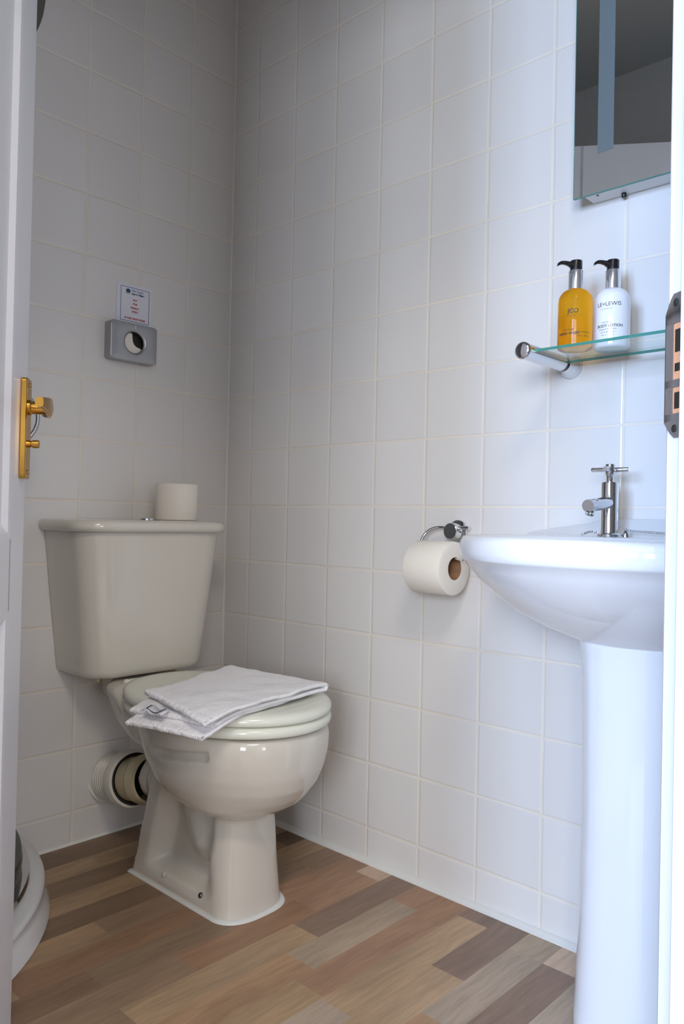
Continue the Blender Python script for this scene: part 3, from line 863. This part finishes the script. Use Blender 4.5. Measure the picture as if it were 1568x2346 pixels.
# raised back ledge
def led(y):
    zt = interp([(-1.60, .779), (-1.50, .7925), (-1.43, .796), (-1.40, .806), (-1.36, .8075), (-1.17, .8075), (-1.13, .8065), (-1.095, .798), (-1.06, .7935), (-.99, .783), (-.965, .7785)], y)
    return zt
lo = []
for k in range(61):
    y = -1.560 + (1.560-.966)*k/60
    z = led(y)
    d = .042*min(1, (y+1.565)/.12, (-.955-y)/.12 + .02)
    lo.append([V((-.001, y, .772)), V((-.001, y, z)), V((-.010*max(d/.042, .2), y, z)), V((-.014*max(d/.042, .2), y, z-.0015)), V((-.022*max(d/.042,.2), y, .7765 + (z-.7765)*.35)), V((-d-.006, y, .7755)), V((-d-.006, y, .772))])
MB().loft(lo).build('back_ledge', M['white_ceramic'], bs, smooth=60)
pd = []
for z, a in ((.0, .102), (.006, .104), (.03, .103), (.15, .098), (.35, .095), (.55, .098), (.60, .102), (.612, .104), (.632, .104)):
    l = []
    for p in sell(-.165, BYC, a*.92, a*.88, 64, 2.3, z):
        p.x = min(p.x, -.06); l.append(p)
    pd.append(l)
MB().loft(pd).build('pedestal', M['white_ceramic'], bs, smooth=50)['label'] = 'plain white ceramic column'

# pillar taps
def tap(y, lab, first):
    tx = -.080
    r = thing('basin_tap', (tx, y, .7765), lab, 'tap')
    MB().lathe([(.0205, 0), (.0205, .004), (.0185, .006)], (tx, y, .7755), n=32).build('base_ring', M['chrome'], r, smooth=35)
    MB().lathe([(.0145, .005), (.0145, .0925), (.0135, .0945), (.0075, .0945)], (tx, y, .7755), n=36).build('body', M['chrome'], r, smooth=35)
    sp0 = V((tx-.006, y, .8345)); sdr = V((-.97, .02, -.10)).normalized()
    s = MB().lathe([(.0110, 0), (.0110, .072), (.0105, .074), (0, .074)], sp0, sdr, 28)
    s.lathe([(.0078, 0), (.0078, .009), (.0066, .0095), (.0066, .004)], sp0 + sdr*.062 + V((-.001, 0, -.007)), V((-.55, 0, -1)), 20)
    s.build('spout', M['chrome'], r, smooth=35)
    hd = MB().lathe([(.0065, .0935), (.0062, .105), (.0080, .108), (.0085, .111), (.0085, .1245), (.0078, .126), (0, .126)], (tx, y, .7755), n=28)
    hd.build('spindle', M['chrome'], r, smooth=35)
    for k in range(4):
        a = radians(99 + 90*k)
        d = V((cos(a), sin(a), 0)); c = V((tx, y, .7755+.1165))
        MB().lathe([(.0042, .006), (.0042, .0305), (.0036, .0320), (0, .0322)], c, d, 18).build('cross_arm', M['chrome'], r, smooth=35)
    return r
tap(-1.1685, 'chrome cross head pillar tap standing on the white basin', True)
# plug chain
ch = thing('plug_chain', (-.07, -1.20, .78), 'fine chrome plug chain along the back of the basin', 'chain')
cpts = [(-.062, -1.190, .7885), (-.062, -1.198, .7862), (-.064, -1.23, .7848), (-.066, -1.27, .7832), (-.070, -1.31, .7815), (-.085, -1.34, .7792), (-.104, -1.35, .7788)]
def along(pts, step):
    pts = [V(p) for p in pts]; out = []; rem = 0
    for a, b_ in zip(pts, pts[1:]):
        L_ = (b_-a).length; t = rem
        while t < L_: out.append((a.lerp(b_, t/L_), (b_-a).normalized())); t += step
        rem = t - L_
    return out
lk = MB()
for k, (p, d) in enumerate(along(cpts, .0036)):
    sd = d.orthogonal().normalized(); sd = sd if k % 2 else d.cross(sd)
    lk.torus(p, sd, .0021, .00062, 10, 6)
lk.build('links', M['chrome'], ch, smooth=50); lk = MB()
cp2 = [(-.082, -1.148, .7815), (-.088, -1.143, .7835), (-.098, -1.139, .783), (-.108, -1.137, .7805), (-.114, -1.137, .7790), (-.120, -1.137, .7785)]
for k, (p, d) in enumerate(along(cp2, .0036)):
    sd = d.orthogonal().normalized(); sd = sd if k % 2 else d.cross(sd)
    lk.torus(p, sd, .0021, .00062, 10, 6)
lk.build('loose_end', M['chrome'], ch, smooth=50)
MB().lathe([(.0075, 0), (.0075, .004), (.005, .008), (.0025, .012)], (-.062, -1.190, .7755), n=20).build('anchor', M['chrome'], ch, smooth=35)

# ------------------------------------------------------------------ glass shelf and bottles
sh = thing('glass_shelf', (-.1, -1.3, 1.095), 'clear glass shelf on chrome brackets below the mirror', 'shelf')
g = MB().box((-.164, -1.555, 1.0965), (-.040, -1.064, 1.1015))
g = g.build('glass_pane', M['shelfglass'], sh, smooth=0); g['label'] = 'clear glass pane'
ed = MB().box((-.1648, -1.5555, 1.0966), (-.1640, -1.0635, 1.1014)).box((-.0400, -1.5555, 1.0966), (-.0392, -1.0635, 1.1014)).box((-.1640, -1.0640, 1.0966), (-.0400, -1.0632, 1.1014)).box((-.1640, -1.5556, 1.0966), (-.0400, -1.5548, 1.1014))
ed.build('polished_edge', M['glass_edge'], g, smooth=0)['label'] = 'green glass edge'
for y in (-1.0515, -1.5675):
    bk = MB().lathe([(0, -.001), (.011, -.001), (.0145, .001), (.0155, .0035), (.0155, .0055), (.0148, .006), (.0148, .140)], (-.184, y, 1.0985), (1, 0, 0), 36)
    bk = bk.build('bracket', M['chrome'], sh, smooth=40)
    MB().lathe([(.0235, 0), (.0235, .005), (.0215, .010), (.0160, .020), (.0150, .034)], (-.0004, y, 1.0985), (-1, 0, 0), 40).build('wall_rose', M['chrome'], bk, smooth=40)

def bottle(c, lab, mt, group, txt):
    r = thing('pump_bottle', c, lab, 'bottle', group)
    c = V(c); R = .0300
    prof = [(0, 0), (.026, 0), (.0290, .0015), (R, .005), (R, .082), (.0293, .0885), (.0272, .0945), (.0235, .1000), (.0185, .1040), (.0140, .1058), (.0120, .107), (0, .107)]
    MB().lathe(prof, c, n=64).build('body', M[mt], r, smooth=50)
    MB().lathe([(.0128, .1055), (.0132, .106), (.0132, .138), (.0125, .1392), (.0085, .1395)], c, n=36).build('collar', M['silver'], r, smooth=35)['label'] = 'silver pump collar'
    d = V((-.60, .80, 0)).normalized()
    p = MB().lathe([(.0105, .1395), (.0105, .1555), (.0100, .157), (0, .1572)], c, n=30)
    side = d.cross(V((0,0,1)))
    lo = []
    for t, hh, z, ww in ((-.002, .0058, .1500, .0085), (.010, .0055, .1505, .0078), (.015, .0040, .1530, .0066), (.021, .0032, .1545, .0058), (.026, .0030, .1545, .0052), (.030, .0028, .1525, .0048), (.0325, .0024, .1505, .0044)):
        cc = c + d*t + V((0,0,z)); lo.append([cc + side*ww*cos(2*pi*k/12) + V((0,0,hh))*sin(2*pi*k/12) for k in range(12)])
    p.loft(lo)
    p.build('pump_head', M['black'], r, smooth=40)['label'] = 'black pump head'
    a0 = math.atan2(-1.7625-c.y, -1.388-c.x)          # the printed face
    for s_, sz, z, off, m, bold in txt:
        vs, fs = text_mesh(s_, sz, bold)
        if s_.startswith('|'):
            continue
        b_ = MB().add([c + V(((R+.0003)*cos(a0 + (p_.x+off)/R), (R+.0003)*sin(a0 + (p_.x+off)/R), z + p_.y)) for p_ in vs], fs)
        b_.build('lettering', M[m], r, smooth=0)
    return r
bottle((-.115, -1.116, 1.1016), 'amber liquid soap pump bottle at the left end of the glass shelf', 'soap', 'pump bottles on the glass shelf',
       [('JCO', .0105, .062, -.004, 'ink_dark', .0002), ('L O N D O N', .0032, .0535, -.008, 'ink_dark', 0), ('HAND WASH', .0062, .0235, -.012, 'ink_dark', .0002), ('cleansing gel', .0040, .0305, -.012, 'ink_dark', 0), ('lime & bergamot', .004, .0255, .014, 'ink_dark', 0), ('300 ml  10 fl oz', .0036, .0185, .014, 'ink_dark', 0)])
bottle((-.078, -1.1665, 1.1016), 'white body lotion pump bottle right of the amber one', 'lotion', 'pump bottles on the glass shelf',
       [('LE+LEWIS', .0098, .0735, -.006, 'ink_dark', 0), ('L O N D O N', .0036, .0655, -.010, 'ink_grey', 0), ('BODY LOTION', .0066, .0360, -.004, 'ink_dark', .0001), ('nourishing', .0040, .0425, -.010, 'ink_grey', 0), ('orange & bergamot', .0040, .0305, -.008, 'ink_grey', 0), ('extrait de parfum', .0036, .0255, -.008, 'ink_grey', 0), ('300 ml  10 fl oz', .0034, .0205, -.008, 'ink_grey', 0)])

# ------------------------------------------------------------------ mirror cabinet
mc = thing('wall_mirror', (-.03, -1.33, 1.75), 'large frameless wall mirror with frosted light strip above the shelf', 'mirror')
ML, MR, MZ0, MZ1 = -1.0755, -1.59, 1.3985, 2.20
MB().box((-.047, MR+.02, MZ0+.0025), (-.001, -1.0915, MZ1-.02)).build('housing', M['housing'], mc, smooth=30, bevel=.002, seg=2)['label'] = 'white metal light housing behind the glass'
mg = MB().box((-.051, MR, MZ0), (-.047, ML, MZ1)).build('mirror_glass', M['mirror'], mc, smooth=0)
MB().box((-.0512, ML-.0004, MZ0), (-.0468, ML+.0006, MZ1)).box((-.0512, MR, MZ0-.0006), (-.0468, ML, MZ0+.0004)).build('polished_edge', M['glass_edge'], mg, smooth=0)['label'] = 'pale green polished edge'
for y0 in (-1.151, -1.54):
    MB().box((-.0514, y0, MZ0+.072), (-.0509, y0+.030, MZ1-.07)).build('frosted_strip', M['frost'], mg, smooth=0)
for y in (-1.115, -1.545):
    MB().lathe([(.0028, 0), (.0022, .0012), (0, .0014)], (-.034, y, MZ0+.0026), (0, 0, -1), 14).build('screw', M['steel'], mc)
MB().lathe([(.0045, 0), (.0045, .006), (.0035, .008)], (-.012, -1.155, MZ0+.0026), (0, 0, -1), 16).build('pull_switch_foot', M['black'], mc)['label'] = 'black rubber stud under the housing'

# ------------------------------------------------------------------ quadrant shower behind the door
ts = thing('shower_enclosure', (-1.1, -.25, 0), 'white curved shower tray with chrome rails behind the open door', 'shower')
TC = V((-1.115, -.015, 0))
def quad(r, z, n=40):
    out = [V((XL+.002, -.002, z)), V((XL+.002, TC.y - r, z))]
    for k in range(n+1):
        a = radians(-90 + 90*k/n); out.append(V((TC.x + r*cos(a), TC.y + r*sin(a), z)))
    out.append(V((TC.x + r, -.002, z)))
    return out
tray = MB().loft([quad(.543, 0), quad(.5455, .004), quad(.5435, .012), quad(.535, .029), quad(.5275, .045), quad(.5265, .0495), quad(.533, .0515), quad(.5355, .056), quad(.5345, .063), quad(.529, .068), quad(.515, .0702), quad(.44, .0702), quad(.43, .064), quad(.41, .05), quad(.38, .046)])
tray.build('tray', M['white_ceramic'], ts, smooth=45)['label'] = 'white stepped tray with a curved front'
def arcrail(r0, r1, z0, z1, n=40):
    b_ = MB(); loops = []
    for k in range(n+1):
        a = radians(-90 + 90*k/n); e = V((cos(a), sin(a), 0))
        loops.append([TC + e*r0 + V((0,0,z0)), TC + e*r1 + V((0,0,z0)), TC + e*(r1+.003) + V((0,0,(z0+z1)/2)), TC + e*r1 + V((0,0,z1)), TC + e*r0 + V((0,0,z1))])
    first = [p + V((XL+.01-TC.x, 0, 0)) for p in loops[0]]
    return b_.loft([first] + loops)
arcrail(.486, .5045, .0705, .086).build('bottom_rail', M['chrome'], ts, smooth=40)['label'] = 'curved chrome bottom rail'
arcrail(.446, .489, .0858, .122).build('bottom_rail', M['steel'], ts, smooth=40)['label'] = 'upper lip of the chrome bottom rail'
arcrail(.446, .4925, 1.843, 1.888).build('top_rail', M['steel'], ts, smooth=40)['label'] = 'curved metal top rail'
MB().box((TC.x+.446, -.022, .0875), (TC.x+.466, -.001, 1.885)).build('wall_profile', M['chrome'], ts, smooth=0)
def gl(r, a0, a1):
    loops = []
    for k in range(25):
        a = radians(a0 + (a1-a0)*k/24); e = V((cos(a), sin(a), 0))
        loops.append([TC + e*r + V((0,0,.115)), TC + e*(r+.004) + V((0,0,.115)), TC + e*(r+.004) + V((0,0,1.845)), TC + e*r + V((0,0,1.845))])
    return MB().loft(loops)
gd = gl(.458, -45, -3).build('sliding_pane', M['clear'], ts, smooth=30)
gl(.451, -90, -43).build('sliding_pane', M['clear'], ts, smooth=30)
a = radians(-14); e = V((cos(a), sin(a), 0))
hb = []
for k in range(15):
    t = k/14
    hb.append(TC + e*(.460 + .049*sin(pi*t)**.7) + V((0, 0, .932 + .132*t)))
MB().tube(hb, .0042, 12).build('bow_handle', M['satin'], ts, smooth=50)['label'] = 'curved chrome bow handle'

# ------------------------------------------------------------------ light
def area(name, loc, rot, sx, sy, e, col):
    l = bpy.data.lights.new(name, 'AREA'); l.shape = 'RECTANGLE'; l.size = sx; l.size_y = sy; l.energy = e; l.color = col
    o = bpy.data.objects.new(name, l); COL.objects.link(o); o.location = loc; o.rotation_euler = rot
    return o
zm = (WZ0+WZ1)/2
for y0, y1, e, c in ((WY0, WY1, 77, (.45, .65, 1.0)), (VY0, VY1, 62, (.84, .91, 1.0))):  # second entry is the added fill window
    for k in (-1, 1):
        area('daylight_and_fill', (BX0-.02, (y0+y1)/2 + k*(y1-y0)/4, zm), (0, radians(-90), 0), (WZ1-WZ0)-.1, (y1-y0)/2-.10, e, c)
for k in (-1, 1):
    area('daylight_and_fill', ((QX0+QX1)/2 + k*(QX1-QX0)/4, BY0-.02, (QZ0+QZ1)/2), (radians(90), 0, 0), (QX1-QX0)/2-.08, (QZ1-QZ0)-.1, 15.5, (.97, .98, 1.0))  # added soft fill from behind the camera
area('overhead_fill', (-1.5, -2.05, BZ-.05), (0, 0, 0), .45, .45, 18.5, (1.0, .86, .70))  # added overhead fill for floor, seat lid and lower wall, no known lamp
wd = bpy.data.worlds.new('world'); sc.world = wd; wd.use_nodes = True
bgn = wd.node_tree.nodes['Background']; bgn.inputs[0].default_value = (.55, .68, .9, 1); bgn.inputs[1].default_value = .4

# ------------------------------------------------------------------ camera
cam = bpy.data.cameras.new('camera'); co = bpy.data.objects.new('camera', cam); COL.objects.link(co)
co.location = (-1.38792, -1.76249, .79253); co.rotation_euler = (1.58266453, -.02118636, -.81501104)
cam.sensor_fit = 'HORIZONTAL'; cam.sensor_width = 36; cam.lens = 1791.26652*36/1568
cam.clip_start = .02
sc.camera = co
sc.view_settings.view_transform = 'Standard'; sc.view_settings.look = 'None'
sc.view_settings.exposure = 0.06; sc.view_settings.gamma = 1; sc.view_settings.use_curve_mapping = False
sc.cycles.max_bounces = 10; sc.cycles.diffuse_bounces = 6; sc.cycles.glossy_bounces = 5; sc.cycles.transmission_bounces = 8; sc.cycles.transparent_max_bounces = 12
sc.cycles.sample_clamp_indirect = 4
sc.cycles.use_denoising = True
